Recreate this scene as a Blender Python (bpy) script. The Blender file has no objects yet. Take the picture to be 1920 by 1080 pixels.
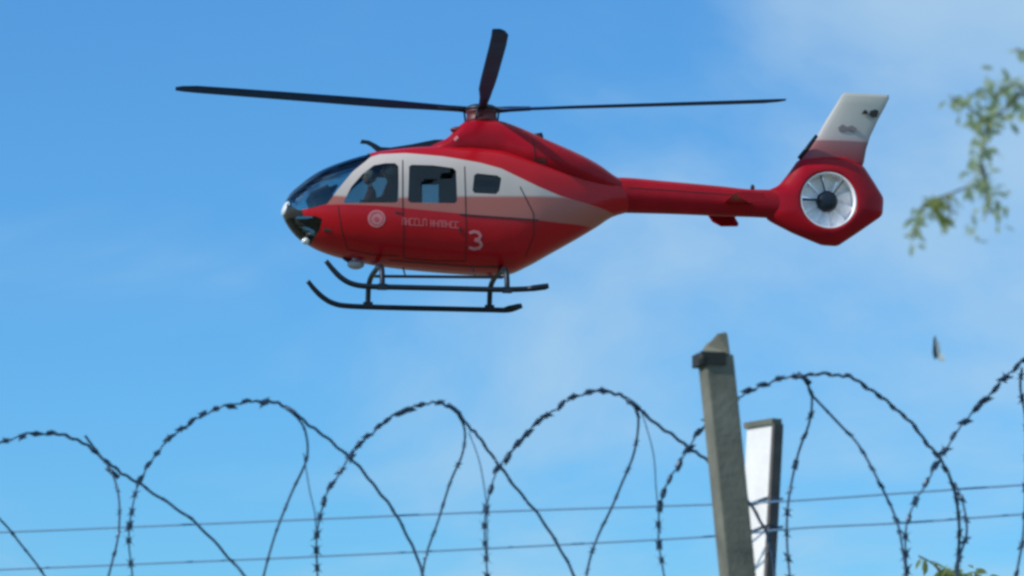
import bpy, bmesh, math, random
from mathutils import Vector, Matrix
random.seed(7)
sc = bpy.context.scene
COL = sc.collection
R = math.radians

# ------------------------------------------------------------------ camera
FPX = 7700.0                      # focal length in pixels of a 1920 px wide frame
PITCH = R(9.2)
CAM = Vector((0, 0, 1.6))
cd = bpy.data.cameras.new('camera')
cd.sensor_width = 36.0
cd.lens = 36.0 * FPX / 1920.0
cd.clip_start = 0.1
cd.clip_end = 6000
cd.dof.use_dof = True
cd.dof.focus_distance = 58.0
cd.dof.aperture_fstop = cd.lens / 1000 / 0.0095
cam = bpy.data.objects.new('camera', cd)
COL.objects.link(cam)
cam.location = CAM
cam.rotation_euler = (R(90) + PITCH, 0, 0)
sc.camera = cam

# ------------------------------------------------------------------ light
SUN_EL, SUN_DIR_AZ = 36.0, 205.0      # azimuth of the sun counted from +X, anticlockwise
sd = Vector((math.cos(R(SUN_DIR_AZ)) * math.cos(R(SUN_EL)), math.sin(R(SUN_DIR_AZ)) * math.cos(R(SUN_EL)), math.sin(R(SUN_EL))))
sl = bpy.data.lights.new('sun', 'SUN')
sl.energy = 3.6
sl.angle = R(0.53)
sl.color = (1.0, 0.95, 0.87)
sun = bpy.data.objects.new('sun', sl)
COL.objects.link(sun)
sun.rotation_euler = sd.to_track_quat('Z', 'Y').to_euler()
sun.location = (0, 0, 60)

W = bpy.data.worlds.new('World')
sc.world = W
W.use_nodes = True
nt = W.node_tree
N, L = nt.nodes, nt.links
N.clear()
def nn(tree, typ, **kw):
    n = tree.nodes.new(typ)
    for k, v in kw.items():
        setattr(n, k, v)
    return n
def wmath(tree, op, a, b=None, c=None, clamp=False):
    n = tree.nodes.new('ShaderNodeMath'); n.operation = op; n.use_clamp = clamp
    for i, v in enumerate((a, b, c)):
        if v is None: continue
        if isinstance(v, (int, float)): n.inputs[i].default_value = v
        else: tree.links.new(v, n.inputs[i])
    return n.outputs[0]
sky = nn(nt, 'ShaderNodeTexSky', sky_type='NISHITA')
sky.sun_disc = False
sky.sun_elevation = R(SUN_EL)
sky.sun_rotation = math.atan2(sd.x, sd.y)
sky.altitude = 800
sky.air_density = 1.15
sky.dust_density = 0.6
sky.ozone_density = 2.6
tc = nn(nt, 'ShaderNodeTexCoord')
sep = nn(nt, 'ShaderNodeSeparateXYZ')
L.new(tc.outputs['Generated'], sep.inputs[0])
# clouds: thin streaky cirrus laid over the blue by noise in the direction of view
div = wmath(nt, 'MAXIMUM', wmath(nt, 'ADD', sep.outputs['Z'], 0.12), 0.03)
cu = wmath(nt, 'DIVIDE', sep.outputs['X'], div)
cv = wmath(nt, 'DIVIDE', sep.outputs['Y'], div)
cmb = nn(nt, 'ShaderNodeCombineXYZ')
L.new(cu, cmb.inputs[0]); L.new(cv, cmb.inputs[1])
mp = nn(nt, 'ShaderNodeMapping')
mp.inputs['Rotation'].default_value = (0, 0, R(38))
mp.inputs['Scale'].default_value = (2.6, 1.25, 1)
mp.inputs['Location'].default_value = (0.9, 0.35, 0)
L.new(cmb.outputs[0], mp.inputs[0])
nz = nn(nt, 'ShaderNodeTexNoise')
nz.inputs['Scale'].default_value = 0.62
nz.inputs['Detail'].default_value = 6
nz.inputs['Roughness'].default_value = 0.52
nz.inputs['Distortion'].default_value = 0.35
L.new(mp.outputs[0], nz.inputs['Vector'])
mr = nn(nt, 'ShaderNodeMapRange', interpolation_type='SMOOTHSTEP')
mr.inputs['From Min'].default_value = 0.45
mr.inputs['From Max'].default_value = 0.72
mr.inputs['To Max'].default_value = 0.75
bank = nn(nt, 'ShaderNodeMapRange', interpolation_type='SMOOTHSTEP')
bank.inputs['From Min'].default_value = 0.0
bank.inputs['From Max'].default_value = 0.14
bank.inputs['To Min'].default_value = -0.02
bank.inputs['To Max'].default_value = 0.24
L.new(sep.outputs['X'], bank.inputs['Value'])
high = nn(nt, 'ShaderNodeMapRange', interpolation_type='SMOOTHSTEP')
high.inputs['From Min'].default_value = 0.13
high.inputs['From Max'].default_value = 0.22
high.inputs['To Min'].default_value = 0.12
L.new(sep.outputs['Z'], high.inputs['Value'])
L.new(wmath(nt, 'MULTIPLY_ADD', bank.outputs[0], high.outputs[0], nz.outputs['Fac']), mr.inputs['Value'])
mixc = nn(nt, 'ShaderNodeMix', data_type='RGBA')
L.new(mr.outputs[0], mixc.inputs['Factor'])
tint = nn(nt, 'ShaderNodeMix', data_type='RGBA', blend_type='MULTIPLY')
tint.inputs['Factor'].default_value = 1.0
L.new(sky.outputs[0], tint.inputs['A'])
tint.inputs['B'].default_value = (0.48, 1.04, 1.50, 1)
L.new(tint.outputs['Result'], mixc.inputs['A'])
mixc.inputs['B'].default_value = (4.5, 6.5, 8.3, 1)
bg = nn(nt, 'ShaderNodeBackground')
bg.inputs['Strength'].default_value = 0.10
L.new(mixc.outputs['Result'], bg.inputs['Color'])
wo = nn(nt, 'ShaderNodeOutputWorld')
L.new(bg.outputs[0], wo.inputs['Surface'])

sc.view_settings.view_transform = 'Standard'
sc.view_settings.look = 'None'
sc.view_settings.exposure = 0.0
sc.view_settings.gamma = 1.0
sc.view_settings.use_curve_mapping = False
sc.cycles.filter_width = 2.9
sc.cycles.max_bounces = 8
sc.cycles.transparent_max_bounces = 16

# ------------------------------------------------------------------ helpers
FW = Vector((0, math.cos(PITCH), math.sin(PITCH)))
UP = Vector((0, -math.sin(PITCH), math.cos(PITCH)))
def ray(px, py):
    return Vector(((px - 960) / FPX, 0, 0)) + UP * ((540 - py) / FPX) + FW
def P(px, py, y):
    d = ray(px, py)
    return CAM + d * (y / d.y)

YAW = 9.0
HELI_M = Matrix.Translation(P(900, 400, 70.0)) @ Matrix.Rotation(R(180 + YAW), 4, 'Z')
HELI_I = HELI_M.inverted()
def HL(px, py, yl=0.0):
    """point of the helicopter's own space (x forward, y to its left, z up) on the plane y = yl"""
    o = HELI_I @ CAM
    d = HELI_I.to_3x3() @ ray(px, py)
    t = (yl - o.y) / d.y
    return o + d * t

def mat(name, color, rough=0.5, metal=0.0, noise=0.0, nscale=8.0, bump=0.0, bscale=30.0, coat=0.0, spec=0.5, sub=None):
    m = bpy.data.materials.new(name)
    m.use_nodes = True
    t = m.node_tree
    b = t.nodes['Principled BSDF']
    b.inputs['Roughness'].default_value = rough
    b.inputs['Metallic'].default_value = metal
    b.inputs['Specular IOR Level'].default_value = spec
    if coat:
        b.inputs['Coat Weight'].default_value = coat
        b.inputs['Coat Roughness'].default_value = 0.08
    c4 = (*color, 1)
    b.inputs['Base Color'].default_value = c4
    co = t.nodes.new('ShaderNodeTexCoord')
    if noise:
        n = t.nodes.new('ShaderNodeTexNoise')
        n.inputs['Scale'].default_value = nscale
        n.inputs['Detail'].default_value = 6
        t.links.new(co.outputs['Object'], n.inputs['Vector'])
        r = t.nodes.new('ShaderNodeMapRange')
        r.inputs['From Min'].default_value = 0.3
        r.inputs['From Max'].default_value = 0.7
        r.inputs['To Min'].default_value = 1 - noise
        r.inputs['To Max'].default_value = 1 + noise
        t.links.new(n.outputs['Fac'], r.inputs['Value'])
        mx = t.nodes.new('ShaderNodeMix'); mx.data_type = 'RGBA'; mx.blend_type = 'MULTIPLY'
        mx.inputs['Factor'].default_value = 1
        mx.inputs['A'].default_value = c4
        t.links.new(r.outputs[0], mx.inputs['B'])
        t.links.new(mx.outputs['Result'], b.inputs['Base Color'])
    if bump:
        n2 = t.nodes.new('ShaderNodeTexNoise')
        n2.inputs['Scale'].default_value = bscale
        n2.inputs['Detail'].default_value = 5
        t.links.new(co.outputs['Object'], n2.inputs['Vector'])
        bp = t.nodes.new('ShaderNodeBump')
        bp.inputs['Strength'].default_value = bump
        bp.inputs['Distance'].default_value = 0.01
        t.links.new(n2.outputs['Fac'], bp.inputs['Height'])
        t.links.new(bp.outputs[0], b.inputs['Normal'])
    return m

def mesh_obj(name, verts, faces, m=None, parent=None, smooth=False):
    me = bpy.data.meshes.new(name)
    me.from_pydata([tuple(v) for v in verts], [], faces)
    me.update()
    bm = bmesh.new(); bm.from_mesh(me)
    bmesh.ops.recalc_face_normals(bm, faces=bm.faces)
    bm.to_mesh(me); bm.free()
    if smooth:
        me.polygons.foreach_set('use_smooth', [True] * len(me.polygons))
    o = bpy.data.objects.new(name, me)
    if m is not None:
        me.materials.append(m)
    COL.objects.link(o)
    if parent is not None:
        o.parent = parent
    return o
def tag(o, label=None, cat=None, group=None, kind=None):
    if label: o['label'] = label
    if cat: o['category'] = cat
    if group: o['group'] = group
    if kind: o['kind'] = kind
    return o
def empty(name, loc):
    o = bpy.data.objects.new(name, None)
    o.empty_display_size = 0.2
    o.location = loc
    COL.objects.link(o)
    return o

def catmull(pts, n=8):
    out = []
    P_ = [Vector(p) for p in pts]
    P_ = [P_[0] * 2 - P_[1]] + P_ + [P_[-1] * 2 - P_[-2]]
    for i in range(1, len(P_) - 2):
        a, b, c, d = P_[i - 1:i + 3]
        for k in range(n):
            t = k / n
            out.append(0.5 * ((2 * b) + (c - a) * t + (2 * a - 5 * b + 4 * c - d) * t * t + (3 * b - a - 3 * c + d) * t ** 3))
    out.append(P_[-2].copy())
    return out
def tube_geo(pts, rad, seg=8, squash=1.0):
    """rad a number or list; returns verts, faces (closed ends)"""
    vs, fs = [], []
    n = len(pts)
    pts = [Vector(p) for p in pts]
    t0 = (pts[1] - pts[0]).normalized()
    ref = Vector((0, 0, 1)) if abs(t0.z) < 0.9 else Vector((1, 0, 0))
    u = t0.cross(ref).normalized()
    for i in range(n):
        t = (pts[min(i + 1, n - 1)] - pts[max(i - 1, 0)]).normalized()
        u = (u - t * u.dot(t)).normalized()
        v = t.cross(u)
        r = rad[i] if isinstance(rad, (list, tuple)) else rad
        for k in range(seg):
            a = 2 * math.pi * k / seg
            vs.append(pts[i] + u * math.cos(a) * r + v * math.sin(a) * r * squash)
    for i in range(n - 1):
        for k in range(seg):
            k2 = (k + 1) % seg
            fs.append((i * seg + k, i * seg + k2, (i + 1) * seg + k2, (i + 1) * seg + k))
    fs.append(tuple(range(seg)))
    fs.append(tuple((n - 1) * seg + k for k in range(seg)))
    return vs, fs
def tube(name, pts, rad, m, parent=None, seg=8, squash=1.0):
    v, f = tube_geo(pts, rad, seg, squash)
    return mesh_obj(name, v, f, m, parent, smooth=True)
def join_geo(parts):
    vs, fs = [], []
    for v, f in parts:
        o = len(vs)
        vs += list(v)
        fs += [tuple(i + o for i in q) for q in f]
    return vs, fs
def box_geo(c, s, rot=None):
    vs = []
    for x in (-1, 1):
        for y in (-1, 1):
            for z in (-1, 1):
                p = Vector((x * s[0] / 2, y * s[1] / 2, z * s[2] / 2))
                if rot is not None: p = rot @ p
                vs.append(p + Vector(c))
    return vs, [(0, 1, 3, 2), (4, 6, 7, 5), (0, 4, 5, 1), (2, 3, 7, 6), (0, 2, 6, 4), (1, 5, 7, 3)]
def bevel_obj(o, w, seg=2):
    md = o.modifiers.new('bevel', 'BEVEL'); md.width = w; md.segments = seg; md.limit_method = 'ANGLE'; md.angle_limit = R(40)
    return o
def lerp_table(tab, x):
    """smooth (monotone-ish) interpolation of rows (x, a, b, c ...)"""
    if x <= tab[0][0]: return tab[0][1:]
    if x >= tab[-1][0]: return tab[-1][1:]
    for i in range(len(tab) - 1):
        if tab[i][0] <= x <= tab[i + 1][0]: break
    x0, x1 = tab[i][0], tab[i + 1][0]
    t = (x - x0) / (x1 - x0)
    res = []
    for c in range(1, len(tab[0])):
        y0, y1 = tab[i][c], tab[i + 1][c]
        s = (y1 - y0) / (x1 - x0)
        def slope(j):
            if j == 0 or j == len(tab) - 1:
                return None
            a = (tab[j][c] - tab[j - 1][c]) / (tab[j][0] - tab[j - 1][0])
            b = (tab[j + 1][c] - tab[j][c]) / (tab[j + 1][0] - tab[j][0])
            if a * b <= 0: return 0.0
            return 2 * a * b / (a + b)
        m0, m1 = slope(i), slope(i + 1)
        if m0 is None: m0 = s
        if m1 is None: m1 = s
        h = x1 - x0
        res.append((2 * t ** 3 - 3 * t * t + 1) * y0 + (t ** 3 - 2 * t * t + t) * h * m0 + (-2 * t ** 3 + 3 * t * t) * y1 + (t ** 3 - t * t) * h * m1)
    return res

# ------------------------------------------------------------------ ground
m_ground = mat('dry_grass_ground', (0.15, 0.145, 0.085), 0.95, noise=0.35, nscale=0.4, bump=0.4, bscale=12)
S = 3000
g = mesh_obj('ground', [(-S, -S, 0), (S, -S, 0), (S, S, 0), (-S, S, 0)], [(0, 1, 2, 3)], m_ground)
tag(g, kind='structure')

# ------------------------------------------------------------------ helicopter materials
m_red = mat('red_paint', (0.36, 0.003, 0.012), 0.34, coat=0.06, spec=0.2, noise=0.15, nscale=2.5)
m_darkred = mat('dark_red_fairing', (0.10, 0.008, 0.012), 0.5, noise=0.2, nscale=6)
m_inside = mat('cabin_lining', (0.028, 0.026, 0.026), 0.8)
m_seal = mat('window_seal', (0.02, 0.02, 0.022), 0.6)
m_black = mat('black_metal', (0.008, 0.015, 0.026), 0.45, metal=0.2, noise=0.2, nscale=6)
m_blade = mat('blade_composite', (0.001, 0.045, 0.15), 0.65, noise=0.25, nscale=3)
m_white = mat('white_paint', (0.72, 0.70, 0.67), 0.3, coat=0.2, noise=0.04, nscale=3)
m_fan = mat('fan_blade_paint', (0.90, 0.87, 0.87), 0.4, noise=0.1, nscale=9)
m_pink = mat('faded_pink_lettering', (0.56, 0.09, 0.10), 0.4, noise=0.15, nscale=20)
m_pink2 = mat('pale_emblem_paint', (0.62, 0.21, 0.22), 0.4, noise=0.12, nscale=20)
m_grey = mat('light_grey_metal', (0.42, 0.41, 0.42), 0.4, metal=0.3, noise=0.1)
m_seat = mat('seat_fabric', (0.05, 0.035, 0.04), 0.85, noise=0.2, nscale=10)
m_lens_glint = mat('lamp_glass_and_glint', (0.8, 0.8, 0.78), 0.08, coat=1.0)  # glass of the lower lamp, also the glint put on the nose
def glass_material(name, tintc, refl=1.0):
    m = bpy.data.materials.new(name)
    m.use_nodes = True
    t = m.node_tree
    t.nodes.clear()
    out = t.nodes.new('ShaderNodeOutputMaterial')
    tr = t.nodes.new('ShaderNodeBsdfTransparent'); tr.inputs[0].default_value = (*tintc, 1)
    gl = t.nodes.new('ShaderNodeBsdfGlossy'); gl.inputs['Roughness'].default_value = 0.04
    gl.inputs['Color'].default_value = (0.9, 0.95, 1, 1)
    fr = t.nodes.new('ShaderNodeFresnel'); fr.inputs['IOR'].default_value = 1.45
    mx = t.nodes.new('ShaderNodeMixShader')
    f2 = wmath(t, 'MULTIPLY', fr.outputs[0], refl, clamp=True)
    t.links.new(f2, mx.inputs[0]); t.links.new(tr.outputs[0], mx.inputs[1]); t.links.new(gl.outputs[0], mx.inputs[2])
    t.links.new(mx.outputs[0], out.inputs[0])
    return m
m_glass = glass_material('tinted_window_glass', (0.66, 0.70, 0.69))
m_screen = glass_material('windscreen_glass', (0.66, 0.78, 0.80), 1.3)

# ------------------------------------------------------------------ helicopter
heli = empty('helicopter', (0, 0, 0))
heli.matrix_world = HELI_M
tag(heli, 'red helicopter with pale window band and skids flying nose left under blue sky', 'helicopter')

def stations(rows):
    out = []
    for px, tp, bt, hw, e in rows:
        a, b = HL(px, tp), HL(px, bt)
        out.append((-(a.x + b.x) / 2, a.z, b.z, hw, e))      # key runs from nose to tail
    return out
CABIN = stations([
    (529, 391, 403, .05, 2.0), (534, 380, 414, .20, 2.0), (545, 362, 430, .36, 2.1), (560, 349, 446, .47, 2.2), (580, 333, 459, .56, 2.3), (605, 318, 471, .64, 2.4),
    (640, 304, 482, .71, 2.5), (680, 292, 491, .755, 2.6), (720, 285, 498, .78, 2.7), (780, 279, 505, .79, 2.8), (850, 277, 511, .79, 2.9),
    (920, 281, 515, .78, 2.9), (955, 286, 513, .765, 2.8), (990, 293, 499, .74, 2.7), (1030, 302, 477, .67, 2.6), (1080, 316, 449, .55, 2.4), (1120, 329, 425, .43, 2.2),
    (1150, 338, 406, .33, 2.1), (1185, 346, 396, .22, 2.0)])
COWL = stations([
    (795, 281, 300, .22, 2.4), (812, 273, 302, .36, 2.6), (835, 262, 306, .44, 2.8), (850, 247, 308, .46, 2.8), (866, 233, 310, .46, 2.8), (890, 227, 312, .47, 2.8), (930, 229, 315, .48, 2.8),
    (960, 238, 325, .54, 2.6), (990, 251, 335, .60, 2.5), (1030, 269, 345, .62, 2.4), (1080, 290, 360, .55, 2.3), (1120, 310, 368, .42, 2.2), (1150, 330, 370, .29, 2.1), (1176, 343, 372, .17, 2.0)])
BOOM = stations([
    (1110, 340, 396, .18, 2.0), (1135, 335, 400, .27, 2.0), (1165, 333, 399, .27, 2.0), (1250, 340, 401, .24, 2.0), (1350, 349, 405, .20, 2.0), (1410, 355, 407, .175, 2.1),
    (1450, 356, 409, .16, 2.2), (1475, 358, 409, .15, 2.2), (1488, 372, 400, .10, 2.2)])
def sec(tab, x):
    return lerp_table(tab, -x)
def loft_geo(tab, nx, nr, inset=0.0):
    vs, fs = [], []
    k0, k1 = tab[0][0], tab[-1][0]
    for i in range(nx + 1):
        u = i / nx
        k = k0 + (k1 - k0) * (u * u * 0.6 + u * 0.4 if u < .5 else u)  if False else k0 + (k1 - k0) * u
        zt, zb, hw, e = lerp_table(tab, k)
        zc, hh = (zt + zb) / 2, max((zt - zb) / 2 - inset, .004)
        hw = max(hw - inset, .004)
        for j in range(nr):
            a = 2 * math.pi * (j + 0.5) / nr
            c, s_ = math.cos(a), math.sin(a)
            y = hw * math.copysign(abs(c) ** (2 / e), c)
            z = hh * math.copysign(abs(s_) ** (2 / e), s_)
            vs.append(Vector((-k, y, zc + z)))
    for i in range(nx):
        for j in range(nr):
            j2 = (j + 1) % nr
            fs.append((i * nr + j, i * nr + j2, (i + 1) * nr + j2, (i + 1) * nr + j))
    fs.append(tuple(range(nr)))
    fs.append(tuple(nx * nr + j for j in range(nr)))
    return vs, fs
def ysurf(x, z, tab=CABIN, inset=0.0):
    zt, zb, hw, e = sec(tab, x)
    zc, hh = (zt + zb) / 2, (zt - zb) / 2 - inset
    q = min(abs((z - zc) / hh), 0.999)
    return (hw - inset) * (1 - q ** e) ** (1 / e)
def on_skin(px, py, tab=CABIN, off=0.0, side=1):
    """the point of the near (side 1) flank that lies on this sight line"""
    y = 0.7
    for _ in range(8):
        p = HL(px, py, y)
        y = ysurf(p.x, p.z, tab)
    return Vector((p.x, side * (y + off), p.z))

def paint_material():
    m = bpy.data.materials.new('helicopter_paint')
    m.use_nodes = True
    t = m.node_tree
    b = t.nodes['Principled BSDF']
    b.inputs['Roughness'].default_value = 0.28
    b.inputs['Coat Weight'].default_value = 0.10
    b.inputs['Coat Roughness'].default_value = 0.1
    b.inputs['Specular IOR Level'].default_value = 0.3
    co = t.nodes.new('ShaderNodeTexCoord')
    s = t.nodes.new('ShaderNodeSeparateXYZ')
    t.links.new(co.outputs['Object'], s.inputs[0])
    X0, X1, Z0, Z1 = -4.0, 4.0, -2.0, 2.0
    xn = wmath(t, 'DIVIDE', wmath(t, 'SUBTRACT', s.outputs['X'], X0), X1 - X0)
    zn = wmath(t, 'DIVIDE', wmath(t, 'SUBTRACT', s.outputs['Z'], Z0), Z1 - Z0)
    def curve(pts):
        n = t.nodes.new('ShaderNodeFloatCurve')
        c = n.mapping.curves[0]
        sk = [on_skin(px, py) for px, py in pts]
        rows = sorted(((q.x - X0) / (X1 - X0), (q.z - Z0) / (Z1 - Z0)) for q in sk)
        c.points[0].location = rows[0]
        c.points[1].location = rows[-1]
        for r_ in rows[1:-1]:
            c.points.new(*r_)
        for p_ in c.points: p_.handle_type = 'VECTOR'
        n.mapping.update()
        t.links.new(xn, n.inputs['Value'])
        return n.outputs[0]
    # the pale band: its top edge, where white fades into dusty pink, and its crisp bottom edge
    top = curve([(560, 424), (590, 410), (600, 397), (612, 378), (632, 350), (656, 318), (680, 299), (712, 289), (760, 287), (830, 293), (900, 305), (940, 316),
                 (975, 333), (1010, 350), (1050, 367), (1080, 376), (1120, 388), (1150, 402), (1185, 430)])
    mid = curve([(560, 366), (700, 372), (860, 368), (940, 368), (1010, 368), (1060, 370), (1185, 400)])
    bot = curve([(560, 376), (606, 384), (640, 383), (700, 385), (750, 389), (800, 394), (860, 400), (950, 408), (1000, 412), (1050, 418), (1110, 428), (1150, 408), (1185, 400)])
    def soft(hi, lo, w):      # 1 where hi > lo, over a width w
        return wmath(t, 'ADD', wmath(t, 'DIVIDE', wmath(t, 'SUBTRACT', hi, lo), w), 0.5, clamp=True)
    band = wmath(t, 'MULTIPLY', soft(top, zn, 0.003), soft(zn, bot, 0.003))
    white = soft(zn, mid, 0.012)
    nz_ = t.nodes.new('ShaderNodeTexNoise'); nz_.inputs['Scale'].default_value = 2.2; nz_.inputs['Detail'].default_value = 5
    t.links.new(co.outputs['Object'], nz_.inputs['Vector'])
    redm = t.nodes.new('ShaderNodeMix'); redm.data_type = 'RGBA'
    redm.inputs['A'].default_value = (0.42, 0.004, 0.010, 1)
    redm.inputs['B'].default_value = (0.54, 0.006, 0.014, 1)
    t.links.new(nz_.outputs['Fac'], redm.inputs['Factor'])
    pw = t.nodes.new('ShaderNodeMix'); pw.data_type = 'RGBA'
    pw.inputs['A'].default_value = (0.44, 0.14, 0.11, 1)
    pw.inputs['B'].default_value = (0.58, 0.50, 0.45, 1)
    t.links.new(white, pw.inputs['Factor'])
    fin = t.nodes.new('ShaderNodeMix'); fin.data_type = 'RGBA'
    t.links.new(band, fin.inputs['Factor'])
    t.links.new(redm.outputs['Result'], fin.inputs['A'])
    t.links.new(pw.outputs['Result'], fin.inputs['B'])
    # the windscreen's centre post and the nose round it are black
    ay = wmath(t, 'ABSOLUTE', s.outputs['Y'])
    cp = wmath(t, 'MULTIPLY', wmath(t, 'LESS_THAN', ay, 0.075), wmath(t, 'GREATER_THAN', s.outputs['X'], HL(735, 280).x))
    cp = wmath(t, 'MULTIPLY', cp, wmath(t, 'GREATER_THAN', s.outputs['Z'], HL(545, 392).z))
    nose = wmath(t, 'GREATER_THAN', wmath(t, 'ADD', s.outputs['X'], wmath(t, 'MULTIPLY', s.outputs['Z'], -0.35)), HL(577, 430, .4).x - HL(577, 430, .4).z * .35)
    dk = wmath(t, 'MAXIMUM', cp, nose)
    bk = t.nodes.new('ShaderNodeMix'); bk.data_type = 'RGBA'
    bk.inputs['B'].default_value = (0.030, 0.026, 0.022, 1)
    t.links.new(dk, bk.inputs['Factor'])
    t.links.new(fin.outputs['Result'], bk.inputs['A'])
    t.links.new(bk.outputs['Result'], b.inputs['Base Color'])
    bp = t.nodes.new('ShaderNodeBump'); bp.inputs['Strength'].default_value = 0.25; bp.inputs['Distance'].default_value = 0.02
    t.links.new(nz_.outputs['Fac'], bp.inputs['Height'])
    t.links.new(bp.outputs[0], b.inputs['Normal'])
    return m
m_paint = paint_material()

# window openings, outlined on the near flank
WINS = {
    'windscreen': [(549, 386), (538, 372), (548, 345), (580, 320), (620, 296), (655, 280), (692, 274), (697, 292), (683, 305), (660, 324), (632, 358), (612, 385), (585, 391), (562, 393)],
    'nose_window': [(538, 405), (560, 403), (592, 407), (603, 413), (600, 430), (588, 450), (572, 452), (552, 436), (541, 420)],
    'front_door_window': [(645, 377), (659, 350), (680, 326), (701, 310), (722, 306), (741, 306), (747, 312), (747, 376), (742, 380), (645, 381)],
    'sliding_door_window': [(767, 312), (772, 309), (812, 310), (849, 315), (855, 320), (857, 376), (853, 381), (770, 380), (765, 376)],
    'rear_window': [(889, 329), (894, 325), (932, 329), (940, 334), (936, 358), (930, 364), (890, 362), (886, 357)],
}
def subdivide_poly(pts, step):
    out = []
    for i, a in enumerate(pts):
        b = pts[(i + 1) % len(pts)]
        n = max(1, int(math.hypot(b[0] - a[0], b[1] - a[1]) / step))
        for k in range(n):
            out.append((a[0] + (b[0] - a[0]) * k / n, a[1] + (b[1] - a[1]) * k / n))
    return out
def prism(name, poly, y0, y1):
    n = len(poly)
    vs = [Vector((x, y0, z)) for x, z in poly] + [Vector((x, y1, z)) for x, z in poly]
    fs = [tuple(range(n)), tuple(range(2 * n - 1, n - 1, -1))]
    fs += [(i, (i + 1) % n, (i + 1) % n + n, i + n) for i in range(n)]
    return vs, fs
def win_poly(name):
    yy = {'windscreen': .50, 'nose_window': .48}.get(name)
    pts = []
    for px, py in WINS[name]:
        p = on_skin(px, py) if yy is None else HL(px, py, yy)
        pts.append((p.x, p.z))
    return pts
cut_parts = []
for nm in WINS:
    poly = win_poly(nm)
    inner = {'windscreen': .035, 'nose_window': .10}.get(nm, .30)
    cut_parts.append(prism(nm, poly, inner, 1.3))
    cut_parts.append(prism(nm, poly, -inner, -1.3))
cutter = mesh_obj('cutter', *join_geo(cut_parts), m_seal)
body = mesh_obj('cabin_body', *loft_geo(CABIN, 96, 64), m_paint, None, smooth=True)
body.data.materials.append(m_inside)
glass = mesh_obj('glass_shell', *loft_geo(CABIN, 96, 64, 0.014), m_glass, None, smooth=True)
for o, th, off in ((body, 0.045, 1), (glass, 0.008, 0)):
    s = o.modifiers.new('solid', 'SOLIDIFY'); s.thickness = th; s.offset = -1
    s.material_offset = off; s.material_offset_rim = off
    bo = o.modifiers.new('cut', 'BOOLEAN'); bo.solver = 'EXACT'; bo.object = cutter
    bo.operation = 'DIFFERENCE' if o is body else 'INTERSECT'
    if o is body and hasattr(bo, 'material_mode'): bo.material_mode = 'TRANSFER'
dg = bpy.context.evaluated_depsgraph_get()
dg.update()
for o in (body, glass):
    me = bpy.data.meshes.new_from_object(o.evaluated_get(dg))
    o.modifiers.clear()
    me.set_sharp_from_angle(angle=R(28))
    o.data = me
body.data.name = 'cabin_body'
body.parent = heli
# the paned shell falls into islands: each is one window pane
bm = bmesh.new(); bm.from_mesh(glass.data)
bm.verts.ensure_lookup_table()
seen, islands = set(), []
for v in bm.verts:
    if v.index in seen: continue
    st, isl = [v], []
    seen.add(v.index)
    while st:
        q = st.pop(); isl.append(q)
        for e in q.link_edges:
            w = e.other_vert(q)
            if w.index not in seen:
                seen.add(w.index); st.append(w)
    islands.append(isl)
cent = {nm: Vector((sum(p[0] for p in win_poly(nm)) / len(WINS[nm]), 0, sum(p[1] for p in win_poly(nm)) / len(WINS[nm]))) for nm in WINS}
for isl in islands:
    if len(isl) < 12: continue
    c = sum((v.co for v in isl), Vector()) / len(isl)
    nm = min(cent, key=lambda k: (Vector((c.x, 0, c.z)) - cent[k]).length)
    idx = {v.index: i for i, v in enumerate(isl)}
    fs = {f for v in isl for f in v.link_faces}
    pane = mesh_obj(nm, [v.co for v in isl], [tuple(idx[v.index] for v in f.verts) for f in fs], m_screen if nm in ('windscreen',) else m_glass, heli, smooth=False)
bm.free()
bpy.data.objects.remove(glass)
bpy.data.objects.remove(cutter)

mesh_obj('engine_cowling', *loft_geo(COWL, 60, 40), m_red, heli, smooth=True)
mesh_obj('tail_boom', *loft_geo(BOOM, 50, 32), m_red, heli, smooth=True)

# thin lines and flat marks that follow the skin
def skin_strip(name, pts, width, m, off=0.004, tab=CABIN, side=1, parent=heli, step=6):
    line = []
    for i in range(len(pts) - 1):
        a, b = pts[i], pts[i + 1]
        n = max(1, int(math.hypot(b[0] - a[0], b[1] - a[1]) / step))
        for k in range(n + (i == len(pts) - 2)):
            line.append((a[0] + (b[0] - a[0]) * k / n, a[1] + (b[1] - a[1]) * k / n))
    vs, fs = [], []
    w = width * 110 / 2
    for i, p in enumerate(line):
        a, b = line[max(i - 1, 0)], line[min(i + 1, len(line) - 1)]
        d = math.hypot(b[0] - a[0], b[1] - a[1]) or 1
        nx, ny = -(b[1] - a[1]) / d, (b[0] - a[0]) / d
        for s_ in (-1, 1):
            vs.append(on_skin(p[0] + nx * w * s_, p[1] + ny * w * s_, tab, off, side))
    k = len(vs)
    vs += [v - Vector((0, off * side * 1.5, 0)) for v in vs]
    for i in range(len(line) - 1):
        a = 2 * i
        fs += [(a, a + 1, a + 3, a + 2), (k + a, k + a + 2, k + a + 3, k + a + 1), (a, a + 2, k + a + 2, k + a), (a + 1, k + a + 1, k + a + 3, a + 3)]
    fs += [(0, k, k + 1, 1), (k - 2, k - 1, 2 * k - 1, 2 * k - 2)]
    return vs, fs
def strip_obj(name, pts, width, m, **kw):
    v, f = skin_strip(name, pts, width, m, **kw)
    return mesh_obj(name, v, f, m, kw.get('parent', heli))
m_seam = mat('door_gap', (0.03, 0.004, 0.006), 0.7)
strip_obj('door_seam', [(634, 386), (640, 430), (652, 468), (700, 478), (748, 480)], .014, m_seam)
strip_obj('door_seam', [(755, 300), (755, 380), (757, 440), (757, 484)], .016, m_seam)
strip_obj('door_seam', [(871, 312), (873, 380), (874, 440), (873, 490)], .014, m_seam)
strip_obj('door_seam', [(757, 484), (815, 489), (873, 490)], .014, m_seam)
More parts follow.
